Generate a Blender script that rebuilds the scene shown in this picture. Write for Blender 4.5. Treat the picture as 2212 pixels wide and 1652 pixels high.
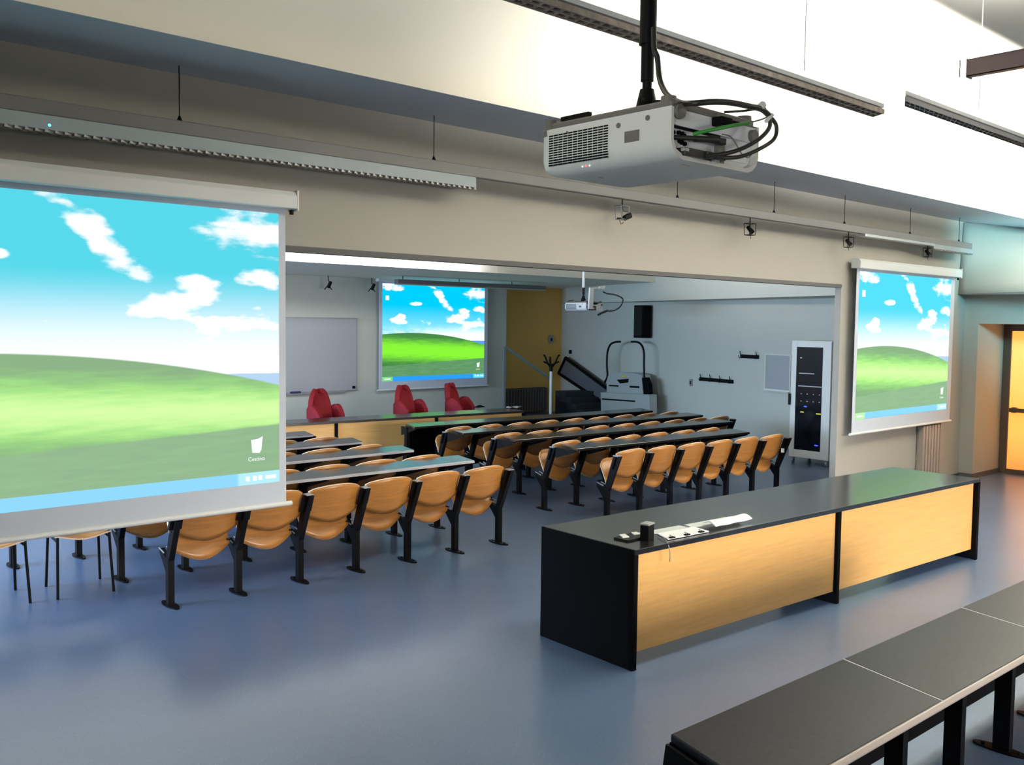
import bpy, bmesh, math, random
from mathutils import Vector, Matrix
random.seed(7)
S = bpy.context.scene
for o in list(bpy.data.objects): bpy.data.objects.remove(o)

# ------------------------------------------------------------------ camera
IW, IH, FPX, CH = 2212, 1652, 2062.0, 2.17
pit, rol, yaw = (math.radians(a) for a in (3.596, .673, 42.374))
fw = Vector((math.sin(yaw), math.cos(yaw), 0)); rt = Vector((math.cos(yaw), -math.sin(yaw), 0)); up = Vector((0, 0, 1))
f2 = fw*math.cos(pit) - up*math.sin(pit); u2 = up*math.cos(pit) + fw*math.sin(pit)
r3 = rt*math.cos(rol) + u2*math.sin(rol); u3 = u2*math.cos(rol) - rt*math.sin(rol)
cd = bpy.data.cameras.new('camera'); cam = bpy.data.objects.new('camera', cd); S.collection.objects.link(cam)
cd.sensor_width = 36; cd.lens = 36*FPX/IW; cd.clip_start = .02; cd.clip_end = 200
m = Matrix((r3, u3, -f2)).transposed().to_4x4(); m.translation = (0, 0, CH); cam.matrix_world = m
S.camera = cam
# points measured in the photograph turned into metres on a known plane
def ray(x, y): return r3*((x-IW/2)/FPX) - u3*((y-IH/2)/FPX) + f2
def onZ(x, y, z=0.): d = ray(x, y); return Vector((0, 0, CH)) + d*((z-CH)/d.z)
def onY(x, y, Y): d = ray(x, y); return Vector((0, 0, CH)) + d*(Y/d.y)
def onX(x, y, X): d = ray(x, y); return Vector((0, 0, CH)) + d*(X/d.x)

# ------------------------------------------------------------------ world, lights, exposure
S.view_settings.view_transform = 'Standard'; S.view_settings.look = 'None'
S.view_settings.exposure = 0.0; S.view_settings.gamma = 1; S.view_settings.use_curve_mapping = False
wd = bpy.data.worlds.new('world'); S.world = wd; wd.use_nodes = True
bg = wd.node_tree.nodes['Background']; bg.inputs[0].default_value = (.62, .76, 1, 1); bg.inputs[1].default_value = .35
def area(name, loc, target, sx, sy, power, col, spread=180):
    l = bpy.data.lights.new(name, 'AREA'); l.shape = 'RECTANGLE'; l.size = sx; l.size_y = sy; l.energy = power; l.color = col
    l.spread = math.radians(spread)
    o = bpy.data.objects.new(name, l); S.collection.objects.link(o); o.location = loc
    o.rotation_euler = (Vector(target)-Vector(loc)).to_track_quat('-Z', 'Y').to_euler(); return o
area('daylight_fill', (7.2, -4.6, 1.9), (6.8, 4, .35), 9, 1.6, 118, (1, .93, .83), 44)  # unseen daylight from behind the camera, narrowed onto the desk front
area('daylight_fill', (-1.4, .9, 2.5), (6, 3.0, 2.9), 2, 1.0, 9, (.95, .98, 1), 60)  # added light to brighten the projector's left side, no window there
area('daylight_fill', (-1.3, 11.0, 2.0), (8, 11.0, 1.5), 8, 1.8, 215, (.86, .92, 1))  # unseen soft daylight from the left of the far room
area('daylight_fill', (-1.3, 10.5, 2.2), (6, 9.5, 0), 7, 1.2, 420, (.44, .68, 1), 95)  # added blue light aimed down to brighten the far floor
area('overhead_fill', (2.0, 2.62, 3.58), (2.0, 3.6, 4.45), 4.4, .08, 40, (1, .95, .82), 88)  # added strips brightening the near ceiling, this and the next two
area('overhead_fill', (7.4, 2.62, 3.58), (7.4, 3.6, 4.45), 6.0, .08, 330, (1, .97, .88), 88)
area('overhead_fill', (13.0, 2.2, 3.58), (13.0, 3.2, 4.45), 7.0, .08, 560, (1, .98, .9), 88)
area('overhead_fill', (6.0, 11.6, 3.15), (6.0, 12.4, 3.22), 8.4, .10, 110, (.95, .98, 1), 120)  # added light to whiten the far ceiling step, no lamp modelled here
area('overhead_fill', (8.6, 9.0, 3.2), (14, 9.6, 4.9), 4.0, .3, 55, (1, .96, .88), 60)  # added light aimed at the far beam face, no lamp hangs here
area('bulkhead_cyan_fill', (11.6, 1.6, 2.95), (14.9, 4.7, 3.2), .4, .4, 46, (.22, .82, 1), 50)  # added cyan light that tints the bulkhead, no projector stands here
area('overhead_fill', (5.6, .5, 3.60), (5.6, .5, 5), .1, 3.2, 70, (1, .98, .92), 150)  # added light lifting the dark upper right corner of the ceiling
area('door_daylight', (15.04, 4.4, 1.15), (12, 4.4, .9), 1.9, 1.9, 16, (1, .42, .12))

# ------------------------------------------------------------------ materials
def mat(name, col, rough=.6, metal=0, spec=.5, noise=None, bump=0, bscale=200, emit=None, estr=0, coat=0):
    m = bpy.data.materials.new(name); m.use_nodes = True; nt = m.node_tree; b = nt.nodes['Principled BSDF']
    b.inputs['Base Color'].default_value = (*col, 1); b.inputs['Roughness'].default_value = rough
    b.inputs['Metallic'].default_value = metal; b.inputs['Specular IOR Level'].default_value = spec
    b.inputs['Coat Weight'].default_value = coat
    if emit: b.inputs['Emission Color'].default_value = (*emit, 1); b.inputs['Emission Strength'].default_value = estr
    tc = nt.nodes.new('ShaderNodeTexCoord')
    if noise:
        sc, amt, st = noise
        mp = nt.nodes.new('ShaderNodeMapping'); mp.inputs['Scale'].default_value = st
        nt.links.new(tc.outputs['Object'], mp.inputs[0])
        n = nt.nodes.new('ShaderNodeTexNoise'); n.inputs['Scale'].default_value = sc; n.inputs['Detail'].default_value = 5
        nt.links.new(mp.outputs[0], n.inputs['Vector'])
        r = nt.nodes.new('ShaderNodeValToRGB'); r.color_ramp.elements[0].position = .3; r.color_ramp.elements[1].position = .7
        r.color_ramp.elements[0].color = (*[c*(1-amt) for c in col], 1); r.color_ramp.elements[1].color = (*[min(1, c*(1+amt)) for c in col], 1)
        nt.links.new(n.outputs[0], r.inputs[0]); nt.links.new(r.outputs[0], b.inputs['Base Color'])
    if bump:
        n2 = nt.nodes.new('ShaderNodeTexNoise'); n2.inputs['Scale'].default_value = bscale
        nt.links.new(tc.outputs['Object'], n2.inputs['Vector'])
        bp = nt.nodes.new('ShaderNodeBump'); bp.inputs['Strength'].default_value = bump; bp.inputs['Distance'].default_value = .002
        nt.links.new(n2.outputs[0], bp.inputs['Height']); nt.links.new(bp.outputs[0], b.inputs['Normal'])
    return m
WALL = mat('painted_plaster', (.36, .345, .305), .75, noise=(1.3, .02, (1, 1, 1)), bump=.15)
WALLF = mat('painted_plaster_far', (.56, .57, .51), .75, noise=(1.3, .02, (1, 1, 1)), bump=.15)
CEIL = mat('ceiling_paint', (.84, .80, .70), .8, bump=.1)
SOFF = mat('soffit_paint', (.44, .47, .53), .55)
YELW = mat('ochre_plaster', (.85, .50, .13), .75, bump=.1)
TRIM = mat('dark_trim', (.06, .06, .065), .5)
BLKM = mat('black_metal', (.004, .004, .005), .45, .0, .15, bump=.1)
BLKL = mat('black_laminate', (.010, .011, .013), .20, spec=.8, noise=(60, .25, (1, 1, 1)))
BLKL.node_tree.nodes['Principled BSDF'].inputs['IOR'].default_value = 1.9
BLKD = mat('black_matt_panel', (.004, .004, .005), .6, spec=.06, bump=.1)
CHAR = mat('charcoal_laminate', (.014, .015, .022), .36, spec=.10, noise=(40, .25, (1, 1, 1)), bump=.06, bscale=500)
PLY = mat('beech_plywood', (.42, .175, .036), .38, noise=(5, .16, (1, 1, 9)), coat=.2)
PLYE = mat('plywood_edge', (.85, .62, .42), .45, noise=(80, .1, (1, 1, 6)))
BEECH = mat('beech_panel', (.88, .50, .165), .42, noise=(3.0, .07, (1, 1, 14)))
GREYM = mat('grey_metal', (.33, .33, .34), .45, .3)
EDGE = mat('grey_joint_edge_sheen', (.45, .46, .52), .35)  # joint strips; also the painted edge highlight of the left bench tables
RAILM = mat('rail_grey', (.15, .15, .155), .5)
LAMPW = mat('lamp_housing_grey', (.30, .36, .39), .4)
LOUV = mat('louvre_teeth', (.42, .40, .38), .35, .5)
WHTM = mat('white_enamel', (.78, .80, .80), .35)
SILV = mat('brushed_aluminium', (.75, .76, .78), .3, .9)
BRNM = mat('louvre_brown', (.33, .28, .24), .45, .2, noise=(30, .3, (1, 1, 1)))
SCRF = mat('screen_fabric', (.60, .65, .74), .8)
RED = mat('red_upholstery', (.27, .006, .014), .8, bump=.3, bscale=300)
RACKM = mat('rack_enamel', (.74, .74, .69), .45)
GLASSD = mat('smoked_glass', (.006, .007, .012), .12)
PROJ = mat('projector_shell', (.74, .74, .68), .4, bump=.05)
PGREY = mat('projector_base', (.16, .15, .13), .5)
PDARK = mat('cable_rubber', (.022, .020, .018), .45)
PORT = mat('port_plate', (.82, .85, .88), .35)
GREEN = mat('green_cable', (.04, .30, .04), .4)
PAPER = mat('white_paper', (.88, .89, .90), .6)
PLAST = mat('white_plastic', (.80, .80, .78), .4)
STAIR = mat('dark_stair_side', (.018, .020, .024), .6)
LIFTG = mat('lift_enamel', (.42, .45, .44), .45)
STEEL = mat('steel_grey', (.22, .25, .30), .4, .5)
YEL = mat('yellow_sticker', (.75, .62, .02), .5)
BRONZ = mat('bronze_frame', (.10, .065, .045), .45, .3)
RADM = mat('radiator_enamel', (.34, .29, .26), .5)
WBOARD = mat('whiteboard', (.40, .405, .43), .25)
HANDR = mat('handrail_blue_green', (.25, .42, .42), .35, .3)
def glow(name, col, s): return mat(name, (0, 0, 0), .5, emit=col, estr=s)
LEDR = glow('led_red', (1, .12, .15), 2); LEDW = glow('led_white', (.8, 1, .9), 1); LEDB = glow('led_blue', (.03, .05, 1), 3); LEDY = glow('led_yellow', (.7, .75, .05), .8)
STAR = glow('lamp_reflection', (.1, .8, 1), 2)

def floor_material():
    m = bpy.data.materials.new('speckled_linoleum'); m.use_nodes = True; nt = m.node_tree; b = nt.nodes['Principled BSDF']
    tc = nt.nodes.new('ShaderNodeTexCoord')
    v = nt.nodes.new('ShaderNodeTexVoronoi'); v.inputs['Scale'].default_value = 55
    r = nt.nodes.new('ShaderNodeValToRGB'); e = r.color_ramp.elements
    e[0].position = .08; e[0].color = (.30, .37, .47, 1); e[1].position = .16; e[1].color = (.105, .165, .285, 1)
    n = nt.nodes.new('ShaderNodeTexNoise'); n.inputs['Scale'].default_value = .9; n.inputs['Detail'].default_value = 4
    mx = nt.nodes.new('ShaderNodeMix'); mx.data_type = 'RGBA'; mx.blend_type = 'MULTIPLY'; mx.inputs[0].default_value = .35
    nt.links.new(tc.outputs['Object'], v.inputs['Vector']); nt.links.new(tc.outputs['Object'], n.inputs['Vector'])
    nt.links.new(v.outputs['Distance'], r.inputs[0]); nt.links.new(r.outputs[0], mx.inputs[6]); nt.links.new(n.outputs[0], mx.inputs[7])
    nt.links.new(mx.outputs[2], b.inputs['Base Color'])
    b.inputs['Roughness'].default_value = .31; b.inputs['Specular IOR Level'].default_value = .75
    n2 = nt.nodes.new('ShaderNodeTexNoise'); n2.inputs['Scale'].default_value = 3.5; n2.inputs['Detail'].default_value = 3
    nt.links.new(tc.outputs['Object'], n2.inputs['Vector'])
    bp = nt.nodes.new('ShaderNodeBump'); bp.inputs['Strength'].default_value = .25; bp.inputs['Distance'].default_value = .01
    nt.links.new(n2.outputs[0], bp.inputs['Height']); nt.links.new(bp.outputs[0], b.inputs['Normal'])
    return m
FLOOR = floor_material()

def desktop_material(name, k, wash):
    """A projected landscape of a green meadow under a blue sky, made of noise; x, y run 0..1 over the picture."""
    m = bpy.data.materials.new(name); m.use_nodes = True; nt = m.node_tree; N = nt.nodes; L = nt.links
    N.remove(N['Principled BSDF']); out = [n for n in N if n.type == 'OUTPUT_MATERIAL'][0]
    uv = N.new('ShaderNodeTexCoord'); sp = N.new('ShaderNodeSeparateXYZ'); L.new(uv.outputs['UV'], sp.inputs[0])
    X, Y = sp.outputs[0], sp.outputs[1]
    def M(op, a, b=None, c=None, clamp=False):
        n = N.new('ShaderNodeMath'); n.operation = op; n.use_clamp = clamp
        for i, v in enumerate((a, b, c)):
            if v is None: continue
            if isinstance(v, (int, float)): n.inputs[i].default_value = v
            else: L.new(v, n.inputs[i])
        return n.outputs[0]
    def MIX(f, a, b):
        n = N.new('ShaderNodeMix'); n.data_type = 'RGBA'
        if isinstance(f, (int, float)): n.inputs[0].default_value = f
        else: L.new(f, n.inputs[0])
        for i, v in ((6, a), (7, b)):
            if isinstance(v, tuple): n.inputs[i].default_value = (*v, 1)
            else: L.new(v, n.inputs[i])
        return n.outputs[2]
    def NZ(sx, sy, sc, det, off=0):
        mp = N.new('ShaderNodeMapping'); mp.inputs['Scale'].default_value = (sx, sy, 1); mp.inputs['Location'].default_value = (off, off*.7, off)
        n = N.new('ShaderNodeTexNoise'); n.inputs['Scale'].default_value = sc; n.inputs['Detail'].default_value = det
        L.new(uv.outputs['UV'], mp.inputs[0]); L.new(mp.outputs[0], n.inputs['Vector']); return n.outputs[0]
    def SS(v, a, b):
        n = N.new('ShaderNodeMapRange'); n.interpolation_type = 'SMOOTHSTEP'; n.clamp = True
        L.new(v, n.inputs[0]); n.inputs[1].default_value = a; n.inputs[2].default_value = b; return n.outputs[0]
    # sky
    sky = MIX(SS(Y, .42, .80), (.28, .74, .95), (.09*wash, .54+.10*wash, .85-.08*wash))
    blob = None
    for cx, cy, rx, ry in ((.55, .88, .05, .16), (.93, .93, .13, .09), (.76, .63, .13, .08), (.84, .58, .17, .07), (.14, .64, .08, .05), (.10, .97, .14, .04), (.96, .76, .06, .035), (.45, .60, .08, .04), (.30, .80, .05, .02), (.78, .72, .05, .045)):
        a = M('DIVIDE', M('ADD', M('SUBTRACT', X, cx), M('MULTIPLY', M('SUBTRACT', Y, cy), .75 if cx == .55 else .15)), rx); b = M('DIVIDE', M('SUBTRACT', Y, cy), ry)
        d = M('SUBTRACT', 1.0, M('ADD', M('MULTIPLY', a, a), M('MULTIPLY', b, b)))
        blob = d if blob is None else M('MAXIMUM', blob, d)
    cn = NZ(1.2, 2.0, 6.5, 9, 3.3)
    cl = SS(M('ADD', M('MULTIPLY', blob, .5), M('MULTIPLY', M('SUBTRACT', cn, .5), 3.6)), .02, .6)
    low = M('MULTIPLY', SS(Y, .60, .44), SS(M('ADD', M('MULTIPLY', X, .5), cn), .45, .8))
    cl = M('MAXIMUM', cl, low)
    sky = MIX(M('MAXIMUM', cl, M('MULTIPLY', SS(Y, .62+.16*wash, .45), wash)), sky, (.96, .98, 1.0))
    # meadow ridge, broad crest left of the middle, sinking to the right
    dx = M('SUBTRACT', X, .26)
    ridge = M('SUBTRACT', .497, M('MULTIPLY', M('MULTIPLY', dx, dx), .24))
    hill = SS(M('SUBTRACT', ridge, Y), -.003, .004)
    g = NZ(1.5, 9, 6, 6, 1)
    bandc = M('ADD', .33, M('MULTIPLY', X, -.06))
    bb = M('SUBTRACT', 1.0, M('MULTIPLY', M('ABSOLUTE', M('SUBTRACT', Y, bandc)), 8.5))
    bb = M('ADD', bb, M('MULTIPLY', M('SUBTRACT', g, .5), .7))
    grass = MIX(SS(bb, -.35, .75), (.055, .22, .055), (.22, .80, .035))
    fg = SS(M('SUBTRACT', M('ADD', .155, M('MULTIPLY', X, .065)), Y), -.004, .006)
    grass = MIX(fg, grass, MIX(g, (.05, .20, .10), (.16, .36, .14)))
    grass = MIX(M('MULTIPLY', wash, .34), grass, (.62, .80, .55))
    grass = MIX(M('MULTIPLY', M('MULTIPLY', SS(bb, .1, 1.1), wash), M('MULTIPLY', M('SUBTRACT', 1.0, fg), .6)), grass, (.85, 1.0, .50))
    far = M('MULTIPLY', SS(M('ADD', M('SUBTRACT', .402, Y), M('MULTIPLY', cn, .02)), -.002, .003), SS(X, .80, .86))
    c = MIX(far, sky, (.10+.35*wash, .30+.33*wash, .85)); c = MIX(hill, c, grass)
    bar = SS(M('SUBTRACT', .045, Y), -.001, .001)
    c = MIX(bar, c, MIX(SS(X, .88, .89), (.02+.25*wash, .30+.35*wash, .92), (.10+.35*wash, .62+.2*wash, .97)))
    c = MIX(M('MULTIPLY', bar, SS(M('SUBTRACT', .095, X), -.001, .001)), c, (.18+.3*wash, .62+.2*wash, .20+.2*wash))
    em = N.new('ShaderNodeEmission'); L.new(c, em.inputs[0]); em.inputs[1].default_value = k
    L.new(em.outputs[0], out.inputs[0]); return m

# ------------------------------------------------------------------ mesh helpers
class MB:
    def __init__(s): s.v = []; s.f = []; s.mi = []; s.sm = []
    def add(s, vs, fs, mi=0, sm=False):
        b = len(s.v); s.v += [tuple(v) for v in vs]
        for f in fs: s.f.append(tuple(b+i for i in f)); s.mi.append(mi); s.sm.append(sm)
        return s
    def hexa(s, p, mi=0):  # 8 points: bottom 4 ccw, top 4 ccw
        return s.add(p, [(3, 2, 1, 0), (4, 5, 6, 7), (0, 1, 5, 4), (1, 2, 6, 5), (2, 3, 7, 6), (3, 0, 4, 7)], mi)
    def box(s, x0, y0, z0, x1, y1, z1, mi=0):
        return s.hexa([(x0, y0, z0), (x1, y0, z0), (x1, y1, z0), (x0, y1, z0), (x0, y0, z1), (x1, y0, z1), (x1, y1, z1), (x0, y1, z1)], mi)
    def prism(s, pts, d, mi=0, sm=False):  # polygon of 3d points extruded by vector d
        n = len(pts); a = [Vector(p) for p in pts]; b = [p+Vector(d) for p in a]
        return s.add(a+b, [tuple(range(n-1, -1, -1)), tuple(range(n, 2*n))]+[(i, (i+1) % n, n+(i+1) % n, n+i) for i in range(n)], mi, sm)
    def cyl(s, p, q, r, r2=None, n=14, mi=0):
        p = Vector(p); q = Vector(q); r2 = r if r2 is None else r2
        d = (q-p).normalized(); a = d.orthogonal().normalized(); b = d.cross(a)
        A = [p+(a*math.cos(t)+b*math.sin(t))*r for t in [2*math.pi*i/n for i in range(n)]]
        B = [q+(a*math.cos(t)+b*math.sin(t))*r2 for t in [2*math.pi*i/n for i in range(n)]]
        s.add(A+B, [(i, (i+1) % n, n+(i+1) % n, n+i) for i in range(n)], mi, True)
        s.add(A, [tuple(range(n-1, -1, -1))], mi); return s.add(B, [tuple(range(n))], mi)
    def tube(s, pts, r, n=10, mi=0, steps=6):
        P = [Vector(p) for p in pts]
        if len(P) > 2 and steps > 1:
            Q = []
            for i in range(len(P)-1):
                a = P[max(i-1, 0)]; b = P[i]; c = P[i+1]; d = P[min(i+2, len(P)-1)]
                for k in range(steps):
                    t = k/steps
                    Q.append(.5*((2*b)+(c-a)*t+(2*a-5*b+4*c-d)*t*t+(3*b-a-3*c+d)*t**3))
            Q.append(P[-1]); P = Q
        rings = []; ref = None
        for i, p in enumerate(P):
            t = (P[min(i+1, len(P)-1)]-P[max(i-1, 0)]).normalized()
            if ref is None: ref = t.orthogonal().normalized()
            ref = (ref-t*ref.dot(t)).normalized(); b = t.cross(ref)
            rings.append([p+(ref*math.cos(2*math.pi*k/n)+b*math.sin(2*math.pi*k/n))*r for k in range(n)])
        vs = [v for ring in rings for v in ring]
        fs = [(i*n+k, i*n+(k+1) % n, (i+1)*n+(k+1) % n, (i+1)*n+k) for i in range(len(P)-1) for k in range(n)]
        s.add(vs, fs, mi, True); s.add(rings[0], [tuple(range(n-1, -1, -1))], mi); return s.add(rings[-1], [tuple(range(n))], mi)
    def shell(s, fn, nu, nv, th, mi=0, mie=None):  # slab of thickness th following fn(u,v)
        G = [[Vector(fn(i/nu, j/nv)) for j in range(nv+1)] for i in range(nu+1)]
        def nor(i, j):
            a = G[min(i+1, nu)][j]-G[max(i-1, 0)][j]; b = G[i][min(j+1, nv)]-G[i][max(j-1, 0)]; return a.cross(b).normalized()
        T = [G[i][j]+nor(i, j)*th/2 for i in range(nu+1) for j in range(nv+1)]; B = [G[i][j]-nor(i, j)*th/2 for i in range(nu+1) for j in range(nv+1)]
        w = nv+1; n = len(T); f1 = []; f3 = []
        for i in range(nu):
            for j in range(nv):
                q = (i*w+j, (i+1)*w+j, (i+1)*w+j+1, i*w+j+1); f1.append(q); f1.append(tuple(n+k for k in reversed(q)))
        bd = [(i*w) for i in range(nu+1)]+[nu*w+j for j in range(1, nv+1)]+[i*w+nv for i in range(nu-1, -1, -1)]+[j for j in range(nv-1, 0, -1)]
        for k in range(len(bd)): a, b = bd[k], bd[(k+1) % len(bd)]; f3.append((b, a, n+a, n+b))
        s.add(T+B, f1, mi, True)
        b0 = len(s.v)-2*n
        for f in f3: s.f.append(tuple(b0+i for i in f)); s.mi.append(mi if mie is None else mie); s.sm.append(False)
        return s
    def mesh(s, name):
        me = bpy.data.meshes.new(name); me.from_pydata(s.v, [], s.f); me.polygons.foreach_set('material_index', s.mi); me.polygons.foreach_set('use_smooth', s.sm)
        bm = bmesh.new(); bm.from_mesh(me); bmesh.ops.recalc_face_normals(bm, faces=bm.faces); bm.to_mesh(me); bm.free(); me.update(); return me
def link(name, data, mats=None, parent=None, loc=(0, 0, 0), rz=0, bevel=0):
    o = bpy.data.objects.new(name, data); S.collection.objects.link(o); o.location = loc; o.rotation_euler = (0, 0, rz)
    if parent: o.parent = parent
    if mats and data and not data.materials:
        for mm in (mats if isinstance(mats, (list, tuple)) else [mats]): data.materials.append(mm)
    if bevel: b = o.modifiers.new('bevel', 'BEVEL'); b.width = bevel; b.segments = 2; b.limit_method = 'ANGLE'
    return o
def obj(name, mb, mats, parent=None, loc=(0, 0, 0), rz=0, bevel=0, label=None):
    o = link(name, mb.mesh(name), mats, parent, loc, rz, bevel)
    if label: o['label'] = label
    return o
def tag(o, label, cat, group=None, kind=None):
    o['label'] = label; o['category'] = cat
    if group: o['group'] = group
    if kind: o['kind'] = kind
    return o
def thing(name, label, cat, loc=(0, 0, 0), rz=0, group=None):
    return tag(link(name, None, None, None, loc, rz), label, cat, group)
def struct(name, mb, mats, bevel=0, label=None):
    o = obj(name, mb, mats, bevel=bevel); o['kind'] = 'structure'
    if label: o['label'] = label
    return o
def copy_tree(o, parent=None):
    c = o.copy(); S.collection.objects.link(c); c.parent = parent
    for ch in list(o.children): copy_tree(ch, c)
    return c
def rel(p, loc, rz):  # world -> local of an unscaled thing turned about z
    p = Vector(p)-Vector(loc); c, s_ = math.cos(-rz), math.sin(-rz); return Vector((p.x*c-p.y*s_, p.x*s_+p.y*c, p.z))
def text_part(name, body, size, mtl, parent, loc, rot, ext=.001):
    cu = bpy.data.curves.new(name, 'FONT'); cu.body = body; cu.size = size; cu.extrude = ext; cu.align_x = 'CENTER'
    t = bpy.data.objects.new(name, cu); S.collection.objects.link(t)
    me = bpy.data.meshes.new_from_object(t.evaluated_get(bpy.context.evaluated_depsgraph_get())); bpy.data.objects.remove(t)
    me.materials.clear(); o = link(name, me, mtl, parent, loc); o.rotation_euler = rot; return o

# ------------------------------------------------------------------ the setting
YW = 5.81          # partition between the two rooms
struct('floor', MB().box(-1.6, -5, -.1, 19, 18, 0), FLOOR)
BX = lambda y: 12.95+(y-5.9)*.335      # dropped beam along the right side of the far room
# partition wall with its wide opening
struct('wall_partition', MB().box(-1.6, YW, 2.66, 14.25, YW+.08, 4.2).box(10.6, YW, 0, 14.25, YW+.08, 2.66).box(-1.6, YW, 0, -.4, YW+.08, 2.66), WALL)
struct('trim_1', MB().box(-.4, YW-.006, 2.63, 10.6, YW+.086, 2.67), TRIM, label='dark track along the top of the wide opening')
cv = MB(); prof = [(5.04, 3.672)]+[(5.04-.95*(1-math.cos(a_*math.pi/24)), 3.672+.478*math.sin(a_*math.pi/24)) for a_ in range(1, 13)]+[(-5, 4.15)]
cv.add([(x_, y_, z_) for x_ in (-1.6, 19) for y_, z_ in prof], [(i, i+1, len(prof)+i+1, len(prof)+i) for i in range(len(prof)-1)], 0, True)
cv.box(-1.6, -5, 4.2, 19, YW, 4.3)
struct('ceiling', cv, CEIL)
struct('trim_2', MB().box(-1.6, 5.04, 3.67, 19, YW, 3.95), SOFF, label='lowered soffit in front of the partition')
# far room
struct('ceiling_far', MB().box(-1.6, YW+.08, 3.7, 19, 12.32, 3.8), CEIL)
struct('trim_3', MB().box(-1.6, 12.32, 3.01, 19, 18, 3.75), [CEIL], label='lowered ceiling over the far lecture desk')
struct('wall_back', MB().box(-1.6, 16.02, 0, 14.42, 16.2, 3.01), WALLF)
struct('wall_alcove', MB().box(14.0, 16.62, 0, 18, 16.8, 3.01), YELW)
wa, wb = Vector((14.2, 5.89, 0)), Vector((16.8, 16.62, 0)); wdir = (wb-wa).normalized(); wn = Vector((wdir.y, -wdir.x, 0))
struct('wall_right_far', MB().prism([wa, wb, wb+wn*.2, wa+wn*.2], (0, 0, 3.7)), WALLF)
struct('trim_4', MB().prism([(BX(5.89), 5.89, 2.64), (BX(16.05), 16.05, 2.64), wb.xy.to_tuple()+(2.64,), wa.xy.to_tuple()+(2.64,)], (0, 0, 1.05)), WALLF, label='dropped beam along the right wall of the far room')
struct('wall_left_far', MB().box(-1.7, YW, 0, -1.6, 18, 3.8), WALLF)
# near room, right side
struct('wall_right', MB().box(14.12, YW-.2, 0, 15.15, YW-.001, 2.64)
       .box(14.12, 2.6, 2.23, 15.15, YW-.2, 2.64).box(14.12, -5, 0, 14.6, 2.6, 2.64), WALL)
NB = lambda y: 13.89+(y-5.81)*.335
bh = MB().shell(lambda u, v: tuple(Vector((13.89-.94*u, YW-2.81*u, 2.641)).lerp(Vector((13.95+3.75*u, YW-.86*u, 3.66)), v)), 24, 8, .04)
bh.prism([(13.91, YW, 2.641), (12.99, 3.0, 2.641), (19, 3.0, 2.641), (19, YW, 2.641)], (0, 0, .04))
struct('trim_5', bh, WALL, label='sloping bulkhead above the doorway, tinted cyan')
struct('wall_corridor', MB().box(15.15, YW-.2, 0, 15.3, YW, 2.64).box(15.15, 2.4, 2.23, 15.3, YW-.2, 2.64), WALL)
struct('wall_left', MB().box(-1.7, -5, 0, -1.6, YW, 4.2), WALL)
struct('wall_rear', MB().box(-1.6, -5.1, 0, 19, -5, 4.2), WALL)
struct('baseboard_right', MB().box(14.10, YW-.215, 0, 15.10, YW-.2, .07).box(14.105, YW-.215, 0, 14.12, YW-.01, .07), TRIM)
struct('baseboard_partition', MB().box(10.62, YW-.012, 0, 14.1, YW, .06), TRIM)
# glazed door with its bronze frame
dr = link('door_1', None); dr['kind'] = 'structure'; dr['label'] = 'bronze framed glazed door glowing orange at the right edge'
obj('door_frame', MB().box(15.06, 5.50, 0, 15.14, 5.61, 2.23).box(15.06, 3.3, 2.13, 15.14, 5.5, 2.23).box(15.06, 3.3, 0, 15.14, 5.5, .07).box(15.06, 3.2, 0, 15.14, 3.3, 2.23).box(15.065, 4.36, .07, 15.135, 4.44, 2.13), BRONZ, dr, bevel=.004)
obj('push_bar', MB().box(14.97, 4.5, .93, 15.02, 5.46, .99).box(15.0, 5.38, .92, 15.08, 5.44, 1.0).box(15.0, 4.48, .92, 15.08, 4.54, 1.0), BRONZ, dr, bevel=.004)
def pane_mat():
    m = bpy.data.materials.new('sunlit_glass'); m.use_nodes = True; nt = m.node_tree; b = nt.nodes['Principled BSDF']
    b.inputs['Base Color'].default_value = (.8, .5, .2, 1); b.inputs['Roughness'].default_value = .2
    tc = nt.nodes.new('ShaderNodeTexCoord'); sp = nt.nodes.new('ShaderNodeSeparateXYZ'); nt.links.new(tc.outputs['Object'], sp.inputs[0])
    n = nt.nodes.new('ShaderNodeTexNoise'); n.inputs['Scale'].default_value = 2.2; nt.links.new(tc.outputs['Object'], n.inputs['Vector'])
    ad = nt.nodes.new('ShaderNodeMath'); ad.operation = 'MULTIPLY_ADD'; nt.links.new(n.outputs[0], ad.inputs[0]); ad.inputs[1].default_value = .5; nt.links.new(sp.outputs[2], ad.inputs[2])
    r = nt.nodes.new('ShaderNodeValToRGB'); e = r.color_ramp.elements; e[0].position = .25; e[0].color = (.95, .18, .02, 1); e[1].position = .8; e[1].color = (1, .40, .055, 1)
    nt.links.new(ad.outputs[0], r.inputs[0]); nt.links.new(r.outputs[0], b.inputs['Emission Color']); b.inputs['Emission Strength'].default_value = 1.15
    return m
obj('door_pane', MB().box(15.09, 4.44, .07, 15.11, 5.5, 2.13).box(15.09, 3.3, .07, 15.11, 4.36, 2.13), pane_mat(), dr)

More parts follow.
